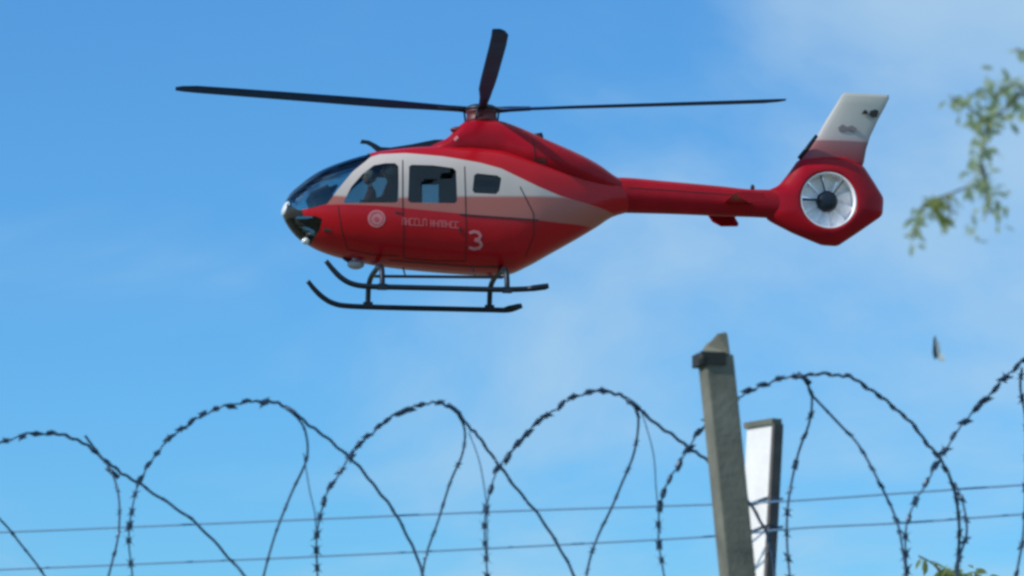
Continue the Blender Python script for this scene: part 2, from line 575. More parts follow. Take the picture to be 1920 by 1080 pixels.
strip_obj('door_seam', [(975, 350), (1000, 400), (1002, 440), (985, 482)], .014, m_seam)
strip_obj('door_rail', [(862, 402), (900, 405), (960, 409), (1010, 413)], .022, m_seal, off=.010)
strip_obj('door_handle', [(741, 398), (752, 399)], .022, m_seal, off=.014)
strip_obj('door_handle', [(862, 425), (862, 437)], .022, m_seal, off=.014)
strip_obj('lower_trim', [(730, 489), (800, 494), (880, 500), (940, 501)], .030, m_darkred, off=.008)
strip_obj('cowling_patch', [(895, 283), (925, 284)], .035, m_pink2, off=.006, tab=COWL)  # small pale patches on the cowling
strip_obj('cowling_patch', [(852, 263), (858, 256)], .05, m_pink2, off=.006, tab=COWL)
strip_obj('cowling_seam', [(1000, 262), (1003, 285), (1004, 318)], .018, m_seam, off=.004, tab=COWL)
strip_obj('cowling_grille', [(1014, 296), (1016, 334)], .16, m_darkred, off=.006, tab=COWL)
strip_obj('boom_reflection', [(1149, 341), (1138, 348), (1129, 360), (1126, 374)], .05, mat('orange_reflection', (0.52, 0.09, 0.06), 0.4), off=.012, tab=BOOM)  # reflected arc at the boom root, put in as an orange strip
strip_obj('boom_cover', [(1178, 352), (1260, 357), (1340, 363), (1420, 369)], .014, m_seam, off=.004, tab=BOOM)

# round emblem
def disc_on_skin(name, cx, cy, r0, r1, m, off):
    vs, fs = [], []
    n = 40
    for k in range(n):
        a = 2 * math.pi * k / n
        for r_ in (r0, r1):
            vs.append(on_skin(cx + r_ * math.cos(a), cy + r_ * math.sin(a), CABIN, off))
    if r0 == 0:
        vs = [vs[0]] + vs[1::2]
        vs[0] = on_skin(cx, cy, CABIN, off)
        fs = [(0, 1 + k, 1 + (k + 1) % n) for k in range(n)]
    else:
        fs = [(2 * k, 2 * k + 1, (2 * k + 3) % (2 * n), (2 * k + 2) % (2 * n)) for k in range(n)]
    return mesh_obj(name, vs, fs, m, heli)
emblem = disc_on_skin('round_emblem', 706, 410, 0, 16.5, m_pink2, .004)
disc_on_skin('emblem_ring', 706, 410, 11, 13, m_pink, .007)
disc_on_skin('emblem_centre', 706, 411, 0, 4.5, m_pink, .007)
# worn lettering in two words along the doors: short upright and cross strokes, unreadable in the photograph
rnd = random.Random(3)
def strokes(x0, x1, y0, h, slope):
    parts = []
    x = x0
    while x < x1 - 4:
        w = rnd.choice((6.5, 7.5, 8.5))
        yb = y0 + (x - x0) * slope
        kind = rnd.randint(0, 3)
        segs = [[(x, yb), (x, yb + h)]]
        if kind in (0, 1): segs.append([(x + 1, yb + .8), (x + w - 2, yb + 1.2)])
        if kind in (0, 2): segs.append([(x + 1, yb + h - .8), (x + w - 2, yb + h - .4)])
        if kind in (1, 3): segs.append([(x + w - 2.2, yb + 1), (x + w - 2.2, yb + h)])
        if kind == 3: segs.append([(x + 1, yb + h / 2), (x + w - 2, yb + h / 2)])
        for s_ in segs:
            parts.append(skin_strip('', s_, .022, None, off=.004))
        x += w
    return join_geo(parts)
w1 = mesh_obj('faded_lettering', *strokes(755, 803, 408, 14, .06), m_pink, heli); w1['kind'] = 'stuff'
w2 = mesh_obj('faded_lettering', *strokes(808, 860, 412, 13, .07), m_pink, heli); w2['kind'] = 'stuff'
# a large 3 behind the sliding door
v, f = join_geo([skin_strip('', [(880, 437), (889, 434), (897, 436), (901, 442), (898, 448), (890, 450)], .05, None, off=.004, step=3),
                 skin_strip('', [(890, 450), (899, 453), (903, 459), (899, 465), (889, 467), (879, 464)], .05, None, off=.006, step=3)])
mesh_obj('numeral', v, f, m_pink2, heli)
# sun glint on the nose, put in as a pale ellipsoid, and lower lamp
def ellipsoid_geo(c, r, nu=16, nv=10):
    vs, fs = [], []
    for i in range(nv + 1):
        th = math.pi * i / nv
        for j in range(nu):
            ph = 2 * math.pi * j / nu
            vs.append(Vector((c[0] + r[0] * math.sin(th) * math.cos(ph), c[1] + r[1] * math.sin(th) * math.sin(ph), c[2] + r[2] * math.cos(th))))
    for i in range(nv):
        for j in range(nu):
            j2 = (j + 1) % nu
            fs.append((i * nu + j, i * nu + j2, (i + 1) * nu + j2, (i + 1) * nu + j))
    return vs, fs
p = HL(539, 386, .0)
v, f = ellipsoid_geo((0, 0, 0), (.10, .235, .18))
mesh_obj('nose_glint', [Matrix.Rotation(R(32), 3, 'Y').inverted() @ q + Vector((p.x - .02, 0, p.z - .03)) for q in v], f, m_lens_glint, heli, smooth=True)
p = HL(573, 452, .25)
mesh_obj('landing_light', *ellipsoid_geo((p.x, .25, p.z), (.07, .09, .06)), m_lens_glint, heli, smooth=True)
p = HL(667, 496, .1)
mesh_obj('belly_lump', *join_geo([ellipsoid_geo((p.x, .1, p.z + .0), (.15, .12, .085)), box_geo((p.x, .1, p.z + .07), (.12, .10, .16))]), m_grey, heli, smooth=True)  # pale grey lump under the nose
# wire cutters
def plate_geo(pxs, yl, th):
    pts = [HL(a, b, yl) for a, b in pxs]
    return prism('', [(q.x, q.z) for q in pts], yl - th / 2, yl + th / 2)
mesh_obj('wire_cutter', *plate_geo([(722, 287), (706, 284), (696, 275), (687, 270), (675, 269), (678, 262), (692, 264), (704, 270), (714, 276), (732, 277), (770, 271), (815, 262), (835, 262), (806, 275), (770, 284)], 0, .035), m_black, heli)
mesh_obj('lower_wire_cutter', *plate_geo([(640, 480), (665, 485), (668, 497), (655, 494), (644, 487)], 0, .035), m_black, heli)
# antenna on the boom, exhausts
mesh_obj('boom_beacon', *ellipsoid_geo(HL(1411, 352), (.04, .04, .06), 10, 6), m_black, heli, smooth=True)
for s_ in (1, -1):
    p = HL(1000, 262, s_ * .24)
    tube('exhaust_pipe', [p + Vector((.22, 0, -.10)), p + Vector((0, 0, -.01)), p + Vector((-.16, 0, .02))], [.11, .11, .115], m_black, heli, seg=14)
# engine air scoop on the mast fairing
p = HL(848, 243)
mesh_obj('air_scoop', *ellipsoid_geo((p.x - .10, .22, p.z - .05), (.17, .13, .06)), m_darkred, heli, smooth=True)

# interior: floor, seats, console, cabinet
fl_z = HL(760, 440, .3).z
x_f, x_r = HL(600, 430).x, HL(960, 430).x
mesh_obj('cabin_floor', *box_geo(((x_f + x_r) / 2, 0, fl_z), (x_f - x_r, 1.15, .04)), m_inside, heli)
def seat(px, yl):
    b = HL(px, 410, yl)
    r1 = Matrix.Rotation(R(-12), 3, 'Y')
    return join_geo([box_geo((b.x + .22, yl, fl_z + .28), (.46, .44, .12)), box_geo((b.x - .05, yl, fl_z + .66), (.10, .44, .72), r1),
                     box_geo((b.x - .14, yl, fl_z + 1.08), (.09, .22, .18), r1), box_geo((b.x + .2, yl, fl_z + .12), (.3, .3, .22))])
for px, yl in ((758, .36), (722, -.36), (868, -.42)):
    bevel_obj(mesh_obj('seat', *seat(px, yl), m_seat, heli), .03)
q = HL(612, 400, 0)
bevel_obj(mesh_obj('instrument_console', *join_geo([box_geo((q.x + .10, 0, q.z + .20), (.34, .86, .36), Matrix.Rotation(R(24), 3, 'Y')), box_geo((q.x - .02, 0, q.z + .38), (.30, .70, .05), Matrix.Rotation(R(24), 3, 'Y')), box_geo((q.x - .1, 0, q.z - .25), (.3, .25, .4))]), m_inside, heli), .03)
q = HL(905, 380, -.3)
mesh_obj('cabinet', *box_geo((q.x, -.25, fl_z + .55), (.30, .75, 1.0)), m_seat, heli)
q = HL(790, 345, -.35)
for pa, pb, zt_, zb_ in ((757, 791, 312, 398), (823, 870, 312, 398), (792, 822, 312, 346)):  # added boxes block the sky in the far window, leaving one pale patch
    A_, B_ = HL(pa, zt_, -.46), HL(pb, zb_, -.46)
    bevel_obj(mesh_obj('sky_block_box', *box_geo(((A_.x + B_.x) / 2, -.46, (A_.z + B_.z) / 2), (A_.x - B_.x, .12, A_.z - B_.z)), m_inside, heli), .02)

# skid gear
def hl_path(pts, yl):
    return [HL(a, b, yl) for a, b in pts]
near = catmull(hl_path([(611, 489), (624, 505), (640, 521), (660, 532), (690, 537), (760, 539), (850, 541), (940, 543), (1000, 541), (1028, 536)], 1.0), 5)
far = catmull(hl_path([(577, 527), (590, 543), (606, 558), (626, 569), (655, 574), (740, 577), (830, 579), (920, 581), (955, 581), (978, 573)], -1.0), 5)
def rads(n): return [0.040 + 0.008 * min(1, i / 8) for i in range(n)]
tube('skid', near, rads(len(near)), m_black, heli, 10)
tube('skid', far, rads(len(far)), m_black, heli, 10)
for (pa, pb, yl) in (((988, 542), (1027, 537), 1.0), ((944, 581), (976, 574), -1.0)):
    a, b = HL(*pa, yl), HL(*pb, yl)
    tube('skid_pad', [a, a.lerp(b, .3), a.lerp(b, .9), b], [.05, .068, .068, .045], m_black, heli, 10, .8)
skid_z = HL(800, 540, 1.0).z
for pxn, top_py in ((717, 498), (951, 504)):
    xn_ = HL(pxn, 520, 1.0).x
    zt = HL(pxn, top_py, .75).z
    path = [(xn_, 1.0, skid_z - .0), (xn_, .985, skid_z + .14), (xn_, .92, zt - .10), (xn_, .72, zt - .01), (xn_, .35, zt + .03), (xn_, 0, zt + .03)]
    path += [(x, -y, z) for x, y, z in reversed(path[:-1])]
    tube('cross_tube', catmull(path, 5), .047, m_black, heli, 10)
    for s_ in (1, -1):
        mesh_obj('skid_clamp', *box_geo((xn_, s_ * 1.0, skid_z), (.16, .10, .10)), m_black, heli)
a, b = HL(702, 518, .93), HL(944, 520, .93)
bevel_obj(mesh_obj('step_board', *box_geo(((a.x + b.x) / 2, .93, (a.z + b.z) / 2), ((a.x - b.x), .14, .035), Matrix.Rotation(math.atan2(a.z - b.z, a.x - b.x) * -1, 3, 'Y')), m_black, heli), .008)
for px_ in (760, 890):
    a = HL(px_, 518, .93)
    tube('step_bracket', [a, (a.x, .62, a.z + .20)], .015, m_black, heli, 6)

# main rotor
hub = HL(903, 207)
tube('rotor_mast', [(hub.x, 0, hub.z - .35), (hub.x, 0, hub.z - .1), (hub.x, 0, hub.z + .06)], [.16, .13, .10], m_darkred, heli, 16)
lathe = [(hub.z - .24, .33), (hub.z - .16, .27), (hub.z - .06, .26), (hub.z - .03, .30), (hub.z + .03, .30), (hub.z + .075, .22), (hub.z + .10, .08)]
tube('mast_fairing', [(hub.x, 0, z) for z, _ in lathe[:4]], [r_ for _, r_ in lathe[:4]], m_darkred, heli, 24)
tube('rotor_head', [(hub.x, 0, z) for z, _ in lathe[3:]], [r_ for _, r_ in lathe[3:]], m_black, heli, 24)
def blade_geo(L0=.22, L1=5.32, cone=R(3.0), pitch0=R(13), droop=0.0):
    prof = []
    st = [(L0, .15, .055, 0), (.55, .17, .05, 0), (.95, .20, .045, 0), (1.25, .23, .04, .01), (1.55, .27, .036, .02), (2.2, .29, .032, .02), (3.2, .29, .028, .02), (4.3, .29, .024, .02), (4.95, .28, .022, .03), (5.2, .22, .018, .07), (L1, .14, .012, .11)]
    vs, fs = [], []
    nseg = 12
    for r_, ch, th, sw in st:
        pitch = pitch0 - R(7) * (r_ / L1)
        z0 = r_ * math.sin(cone) + 0.012 * r_ * r_ * .6 * droop
        for k in range(nseg):
            a = 2 * math.pi * k / nseg
            c = math.cos(a) * ch / 2
            t_ = math.sin(a) * th / 2 * (1.15 - .5 * math.cos(a))
            yy = c * math.cos(pitch) - t_ * math.sin(pitch)
            zz = c * math.sin(pitch) + t_ * math.cos(pitch)
            vs.append(Vector((r_ * math.cos(cone), yy - sw, z0 + zz)))
    n = len(st)
    for i in range(n - 1):
        for k in range(nseg):
            k2 = (k + 1) % nseg
            fs.append((i * nseg + k, i * nseg + k2, (i + 1) * nseg + k2, (i + 1) * nseg + k))
    fs.append(tuple(range(nseg))); fs.append(tuple((n - 1) * nseg + k for k in range(nseg)))
    return vs, fs
for az, pt, cn in ((-4.3, 22, 3.4), (85.2, 10, 2.6), (175.0, 4, 2.6), (264, 8, 3.0)):
    bl = mesh_obj('rotor_blade', *blade_geo(pitch0=R(pt), cone=R(cn)), m_blade, heli, smooth=True)
    bl.location = (hub.x, 0, hub.z + .0)
    bl.rotation_euler = (0, 0, R(az))
    cf = tube('blade_cuff', [(.16, 0, .0), (.5, 0, .03), (.85, 0, .045)], [.085, .07, .055], m_black, bl, 10, .7)
    tube('pitch_link', [(.3, -.08, .0), (.26, -.14, -.30)], .018, m_black, bl, 6)

# fenestron housing: a thick ring whose outer edge follows the tail's outline
FC = HL(1549, 379)
OUT = [(1436, 358), (1459, 349), (1478, 326), (1496, 300), (1540, 293), (1585, 294), (1619, 311), (1638, 340), (1657, 371), (1655, 404), (1612, 434), (1570, 462), (1540, 460),
       (1487, 438), (1452, 420), (1434, 410)]
OP = [HL(a, b) for a, b in OUT]
def ray_out(a):
    d = Vector((math.cos(a), math.sin(a)))
    best = None
    for i in range(len(OP)):
        p0 = Vector((OP[i].x - FC.x, OP[i].z - FC.z)); p1 = Vector((OP[(i + 1) % len(OP)].x - FC.x, OP[(i + 1) % len(OP)].z - FC.z))
        e = p1 - p0
        den = d.x * e.y - d.y * e.x
        if abs(den) < 1e-9: continue
        t_ = (p0.x * e.y - p0.y * e.x) / den
        u_ = (p0.x * d.y - p0.y * d.x) / den
        if t_ > 0 and -1e-6 <= u_ <= 1 + 1e-6: best = t_ if best is None else max(best, t_)
    return best or .6
RI = .505
vs, fs = [], []
NA = 120
radii = [ray_out(2 * math.pi * i / NA) for i in range(NA)]
radii = [(radii[i - 1] + 2 * radii[i] + radii[(i + 1) % NA]) / 4 for i in range(NA)]
cs = [(0, .19), (.0, .205), (.04, .22), (.12, .225), (.35, .20), (.6, .16), (.8, .11), (.94, .06), (1.0, .0)]
loop = [(s_, y) for s_, y in cs] + [(s_, -y) for s_, y in reversed(cs[:-1])]
for i in range(NA):
    a = 2 * math.pi * i / NA
    for s_, y in loop:
        r_ = RI + (radii[i] - RI) * s_
        vs.append(Vector((FC.x + r_ * math.cos(a), y, FC.z + r_ * math.sin(a))))
nl = len(loop)
for i in range(NA):
    i2 = (i + 1) % NA
    for k in range(nl):
        k2 = (k + 1) % nl
        fs.append((i * nl + k, i * nl + k2, i2 * nl + k2, i2 * nl + k))
shroud = mesh_obj('tail_fan_shroud', vs, fs, m_red, heli, smooth=True)
# white duct lip
vs, fs = [], []
for i in range(NA):
    a = 2 * math.pi * i / NA
    for r_, y in ((RI - .004, .21), (RI - .03, .20), (RI - .035, -.20), (RI - .004, -.21)):
        vs.append(Vector((FC.x + r_ * math.cos(a), y, FC.z + r_ * math.sin(a))))
for i in range(NA):
    i2 = (i + 1) % NA
    for k in range(4):
        k2 = (k + 1) % 4
        fs.append((i * 4 + k, i * 4 + k2, i2 * 4 + k2, i2 * 4 + k))
mesh_obj('fan_duct', vs, fs, m_fan, heli, smooth=True)
fhub = empty('fan', (FC.x, 0, FC.z)); fhub.parent = heli
hb = mesh_obj('fan_hub', *tube_geo([(0, -.16, 0), (0, -.12, 0), (0, .10, 0), (0, .14, 0), (0, .15, 0)], [.12, .185, .185, .15, .05], 28), m_black, fhub, smooth=True)
bl_me = None
for k, a in enumerate((0, 38, 71, 110, 145, 180, 214, 252, 287, 322)):
    vs = []
    for r_, ch, tw in ((.16, .14, 30), (.26, .20, 24), (.36, .26, 20), (.462, .29, 16)):
        c_, s_ = math.cos(R(tw)), math.sin(R(tw))
        for q_, t_ in ((-.5, 0), (-.2, .012), (.5, 0), (-.2, -.012)):
            vs.append(Vector((r_, q_ * ch * s_ * -1 + t_ * c_, q_ * ch * c_ + t_ * s_)))
    fs = []
    for i in range(3):
        for j in range(4):
            j2 = (j + 1) % 4
            fs.append((i * 4 + j, i * 4 + j2, i * 4 + 4 + j2, i * 4 + 4 + j))
    fs += [(0, 1, 2, 3), (12, 13, 14, 15)]
    if bl_me is None:
        o = mesh_obj('fan_blade', vs, fs, m_fan, fhub)
        bl_me = o.data
    else:
        o = bpy.data.objects.new('fan_blade', bl_me); COL.objects.link(o); o.parent = fhub
    o.rotation_euler = (0, R(a + 8), 0)
st_v, st_f = tube_geo([(.15, .13, .01), (.30, .13, .012), (.49, .13, .015)], [.035, .03, .03], 8, .7)
mesh_obj('drive_strut', st_v, st_f, m_black, fhub, smooth=True)
for a in (75, 128):
    o = mesh_obj('stator_vane', *box_geo((.33, .12, 0), (.32, .02, .02)), m_black, fhub)
    o.rotation_euler = (0, R(-a), 0)

# tail fin, swept; white above, dusty pink band, red at its foot
def fin_mat():
    m = bpy.data.materials.new('tail_fin_paint'); m.use_nodes = True
    t = m.node_tree; b = t.nodes['Principled BSDF']; b.inputs['Roughness'].default_value = .35
    b.inputs['Coat Weight'].default_value = .2
    co = t.nodes.new('ShaderNodeTexCoord'); s = t.nodes.new('ShaderNodeSeparateXYZ')
    t.links.new(co.outputs['Object'], s.inputs[0])
    z0, z1 = HL(1560, 305, 0).z, HL(1600, 170, 0).z
    f = wmath(t, 'DIVIDE', wmath(t, 'SUBTRACT', s.outputs['Z'], z0), z1 - z0)
    cr = t.nodes.new('ShaderNodeValToRGB')
    e = cr.color_ramp.elements
    e[0].position = 0.0; e[0].color = (.32, .008, .013, 1)
    e[1].position = .10; e[1].color = (.30, .05, .055, 1)
    for pos, c in ((.29, (.30, .13, .125, 1)), (.305, (.50, .36, .35, 1)), (.36, (.48, .43, .40, 1)), (.6, (.49, .47, .42, 1)), (1.0, (.43, .43, .37, 1))):
        n_ = e.new(pos); n_.color = c
    t.links.new(f, cr.inputs[0]); t.links.new(cr.outputs[0], b.inputs['Base Color'])
    return m
fin_rows = [(322, 1492, 1614), (303, 1496, 1620), (280, 1515, 1624), (257, 1531, 1631), (225, 1549, 1646), (195, 1568, 1660), (180, 1577, 1667), (174, 1583, 1666)]
vs, fs = [], []
fr_n = 16
for i, (py, xa, xb) in enumerate(fin_rows):
    A, B = HL(xa, py), HL(xb, py + (4 if i > 4 else 0))
    th = .085 - .05 * i / len(fin_rows)
    if i == len(fin_rows) - 1: th = .01
    for k in range(fr_n):
        a = 2 * math.pi * k / fr_n
        u_ = .5 - .5 * math.cos(a)
        t_ = math.sin(a) * th * (1.25 - .8 * u_)
        q = A.lerp(B, u_)
        vs.append(Vector((q.x, t_, q.z)))
for i in range(len(fin_rows) - 1):
    for k in range(fr_n):
        k2 = (k + 1) % fr_n
        fs.append((i * fr_n + k, i * fr_n + k2, (i + 1) * fr_n + k2, (i + 1) * fr_n + k))
fs.append(tuple(range(fr_n))); fs.append(tuple((len(fin_rows) - 1) * fr_n + k for k in range(fr_n)))
mesh_obj('tail_fin', vs, fs, fin_mat(), heli, smooth=True)
tube('fin_leading_edge', [HL(1498, 297), HL(1514, 277), HL(1531, 254)], [.035, .035, .028], m_black, heli, 8)
# marks on the fin: two black ones and a grey wavy one, illegible
def fin_mark(name, pxs, m, y=.075):
    pts = [HL(a, b, y) for a, b in pxs]
    v, f = prism('', [(q.x, q.z) for q in pts], y - .02, y)
    return mesh_obj(name, v, f, m, heli)
m_mark = mat('black_marking', (.012, .013, .012), .5)
m_mark2 = mat('grey_marking', (.20, .17, .17), .5)
fin_mark('fin_marking', [(1616, 213), (1621, 206), (1626, 207), (1628, 214)], m_mark)
fin_mark('fin_marking', [(1632, 208), (1641, 205), (1647, 207), (1647, 213), (1644, 220), (1637, 219), (1630, 214)], m_mark)
fin_mark('fin_marking', [(1572, 239), (1580, 233), (1588, 238), (1597, 235), (1607, 241), (1603, 247), (1592, 243), (1583, 246), (1574, 246)], m_mark2)

# horizontal stabiliser with small end plates
c_ = HL(1380, 384)
sv, sf = tube_geo([(c_.x, -1.18, c_.z), (c_.x, 0, c_.z), (c_.x, 1.18, c_.z)], [.22, .25, .22], 12, .16)
sb = mesh_obj('stabiliser', *join_geo([]) if False else (
    [Vector((c_.x + dx * .5, y, c_.z + dz)) for y in (-1.18, 1.18) for dx, dz in ((.5, 0), (.25, .028), (-.1, .022), (-.5, 0), (-.1, -.022), (.25, -.028))],
    [(0, 1, 7, 6), (1, 2, 8, 7), (2, 3, 9, 8), (3, 4, 10, 9), (4, 5, 11, 10), (5, 0, 6, 11), (0, 1, 2, 3, 4, 5), (6, 7, 8, 9, 10, 11)]), m_red, heli)
for s_ in (1, -1):
    pts = [(.26, .015), (-.22, .015), (-.30, -.12), (-.28, -.17), (.02, -.18), (.18, -.10)]
    v, f = prism('', [(c_.x + a, c_.z + b) for a, b in pts], s_ * 1.18 - .016, s_ * 1.18 + .016)
    bevel_obj(mesh_obj('end_plate', v, f, m_red, heli), .01)

# ------------------------------------------------------------------ pilot
m_suit = mat('flight_suit', (.10, .03, .032), .9, noise=.2, nscale=12)
m_skin = mat('skin', (.42, .24, .17), .55)
m_helm = mat('helmet', (.55, .52, .50), .3, coat=.3)
def skinned(name, verts, edges, radii_, m, root=0, parent=None):
    me = bpy.data.meshes.new(name); me.from_pydata(verts, edges, [])
    o = bpy.data.objects.new(name, me); COL.objects.link(o)
    if parent: o.parent = parent
    md = o.modifiers.new('skin', 'SKIN')
    lay = me.skin_vertices[0].data
    for i, r_ in enumerate(radii_):
        lay[i].radius = (r_, r_) if not isinstance(r_, tuple) else r_
    lay[root].use_root = True
    o.modifiers.new('sub', 'SUBSURF').levels = 2
    o.modifiers['sub'].render_levels = 2
    md.use_smooth_shade = True
    me.materials.append(m)
    return o
def person(px, yl, label):
    b = HL(px, 410, yl)
    root = empty('person', HELI_M @ Vector((b.x + .1, yl, fl_z + .36)))
    root.rotation_euler = (0, 0, R(180 + YAW))
    V = [(0, 0, 0), (0, 0, .22), (.0, 0, .44), (.0, 0, .54), (.02, 0, .61),                     # pelvis..neck top
         (.0, .19, .46), (.12, .24, .22), (.33, .17, .16), (.42, .15, .17),
         (.0, -.19, .46), (.12, -.24, .22), (.33, -.17, .16), (.42, -.15, .17),
         (.05, .10, -.02), (.44, .12, .06), (.52, .12, -.32), (.64, .12, -.34),
         (.05, -.10, -.02), (.44, -.12, .06), (.52, -.12, -.32), (.64, -.12, -.34)]
    E = [(0, 1), (1, 2), (2, 3), (3, 4), (2, 5), (5, 6), (6, 7), (7, 8), (2, 9), (9, 10), (10, 11), (11, 12),
         (0, 13), (13, 14), (14, 15), (15, 16), (0, 17), (17, 18), (18, 19), (19, 20)]
    Rr = [.15, .14, .15, .065, .05, .075, .05, .038, .03, .075, .05, .038, .03, .095, .07, .05, .045, .095, .07, .05, .045]
    skinned('body', V, E, Rr, m_suit, 0, root)
    hd = mesh_obj('head', *ellipsoid_geo((.045, 0, .73), (.095, .078, .12), 20, 14), m_skin, root, smooth=True)
    mesh_obj('nose', *ellipsoid_geo((.145, 0, .725), (.022, .014, .025), 8, 6), m_skin, hd, smooth=True)
    hv, hf = ellipsoid_geo((.02, 0, .765), (.125, .11, .125), 20, 14)
    mesh_obj('helmet', [v for v in hv], [f for f in hf if not (sum(hv[i].x for i in f) / 4 > .075 and sum(hv[i].z for i in f) / 4 < .79)], m_helm, root, smooth=True)
    for s_ in (1, -1):
        parts = [ellipsoid_geo((.45, s_ * .15, .17), (.05, .042, .022), 10, 6)]
        for k in range(4):
            y = s_ * (.15 - .03 + .02 * k)
            ln = (.062, .07, .066, .052)[k]
            parts.append(tube_geo([(.48, y, .18), (.48 + ln * .6, y, .175), (.48 + ln * .8, y, .15), (.48 + ln * .55, y, .135)], [.010, .009, .009, .008], 6))
        parts.append(tube_geo([(.43, s_ * .115, .175), (.46, s_ * .095, .165), (.485, s_ * .10, .15)], [.012, .011, .009], 6))
        mesh_obj('hand', *join_geo(parts), m_skin, root, smooth=True)
    tag(root, label, 'person')
    return root
person(742, .36, 'person in dark flight suit and pale helmet seated inside behind the front side window')

person(706, -.34, 'person in dark flight suit in the far cockpit seat, half hidden behind the windscreen pillar')

# ------------------------------------------------------------------ fence: posts, coil, wires
def fence_y(px, off=0.0):
    # the fence runs obliquely, nearer on the right
    k = (px - 960) / FPX
    return 11.0 / (1 + .44 * k * 1.0) + off - 0.0
m_conc = mat('weathered_concrete', (.155, .155, .12), .9, noise=.35, nscale=9, bump=.22, bscale=55)
m_conc2 = mat('whitewashed_concrete', (.80, .78, .74), .85, noise=.10, nscale=9, bump=.18, bscale=55)
m_conc2s = m_conc2
m_rust = mat('dark_steel', (.018, .020, .018), .7, noise=.3, nscale=30)
m_wire = mat('dull_galvanised_wire', (.03, .065, .115), .5, metal=.45, noise=.3, nscale=15)
m_barb = mat('razor_barb_steel', (.035, .065, .11), .42, metal=.6, noise=.3, nscale=30)
m_strand = mat('line_wire_steel', (.12, .26, .42), .6, metal=.0)

def post(name, x_top, x_bot, py_top, half_w, depth, y0, turn, m, top_shape):
    A = P(x_top, py_top, y0); B = P(x_bot, 1080, y0)
    dirn = (B - A)
    A0 = A; foot = A + dirn * ((A.z + 0.15) / (A.z - B.z))       # runs into the soil
    root = empty(name, (foot.x, foot.y, 0))
    rz = Matrix.Rotation(turn, 3, 'Z')
    def ring(c, hw, dd, dz=(0, 0, 0, 0)):
        out = []
        for (sx, sy), z in zip(((-1, -1), (1, -1), (1, 1), (-1, 1)), dz):
            out.append(c + rz @ Vector((sx * hw, sy * dd, 0)) + Vector((0, 0, z)) - root.location)
        return out
    n = 10
    vs, fs = [], []
    for i in range(n + 1):
        t_ = i / n
        c = foot.lerp(A0, t_)
        vs += ring(c, half_w, depth, top_shape if i == n else (0, 0, 0, 0))
    for i in range(n):
        for k in range(4):
            k2 = (k + 1) % 4
            fs.append((i * 4 + k, i * 4 + k2, i * 4 + 4 + k2, i * 4 + 4 + k))
    fs += [(0, 3, 2, 1), (n * 4, n * 4 + 1, n * 4 + 2), (n * 4, n * 4 + 2, n * 4 + 3)]
    sh = mesh_obj('shaft', vs, fs, m, root)
    bevel_obj(sh, .005, 2)
    return root, A0, rz, foot
Y1 = 10.35
pxm = FPX / Y1
post1, A0, rz1, foot1 = post('fence_post', 1341, 1383, 660, .038, .038, Y1, R(14), m_conc, (-.01, -.01, .0, .0))
tag(post1, 'tall grey weathered concrete post with dark steel band, in front of the white post', 'fence post')
# its broken head: a tall sliver on the right and a sloping lit face on the left, over a dark steel band
up1 = (A0 - foot1).normalized()
def pp(px, py, y): return P(px, py, y) - post1.location
hd_v = []
for y in (Y1 - .035, Y1 + .04):
    for q in ((1318, 664), (1317, 655), (1326, 643), (1344, 634), (1347, 626), (1361, 622), (1364, 628), (1369, 664)):
        hd_v.append(pp(q[0], q[1], y))
n_ = 8
hd_f = [tuple(range(n_)), tuple(range(2 * n_ - 1, n_ - 1, -1))] + [(i, (i + 1) % n_, (i + 1) % n_ + n_, i + n_) for i in range(n_)]
# the lit left part is cut back so that it slopes away
for i in (1, 2, 3):
    hd_v[i] += Vector((0, .03, 0))
bevel_obj(mesh_obj('post_head', hd_v, hd_f, m_conc, post1), .003, 2)
ring_c = pp(1338, 676, Y1)
bv = []
mesh_obj('steel_band', *box_geo(ring_c + Vector((-.012, -.006, 0)), (.064, .088, .032), rz1), m_rust, post1)
mesh_obj('bolt_head', *ellipsoid_geo(pp(1318, 672, Y1 - .04), (.014, .018, .020), 10, 6), m_rust, post1, smooth=True)

Y2 = 11.2
post2, A2, rz2, foot2 = post('fence_post', 1430, 1415, 800, .058, .010, Y2, R(-54), m_conc2, (0, 0, .0, .0))
tag(post2, 'shorter white post lit by the sun, just behind the grey post', 'fence post')
mesh_obj('cap', *box_geo(A2 - post2.location + Vector((.0, 0, .008)), (.124, .034, .016), rz2), m_conc, post2)
for py_ in (941, 993):
    c = P(1428, py_, Y2) - post2.location
    tube('wire_tie', catmull([c + rz2 @ Vector(q) for q in ((-.070, -.02, .004), (-.02, -.022, -.004), (.05, -.020, .006), (.075, -.006, .0), (.06, .02, .004), (-.05, .022, 0))], 5), .0032, m_wire, post2, 6)
m_shade = mat('painted_side_shade', (.10, .09, .085), .9, noise=.2, nscale=20)
# shade of its right side, put into a dark strip's colour
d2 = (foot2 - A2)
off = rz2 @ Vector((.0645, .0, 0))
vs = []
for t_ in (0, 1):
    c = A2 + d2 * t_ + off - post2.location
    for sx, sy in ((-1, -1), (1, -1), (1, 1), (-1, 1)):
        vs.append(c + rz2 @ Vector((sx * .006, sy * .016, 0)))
mesh_obj('side_shade_strip', vs, [(0, 1, 2, 3), (7, 6, 5, 4), (0, 4, 5, 1), (1, 5, 6, 2), (2, 6, 7, 3), (3, 7, 4, 0)], m_shade, post2)

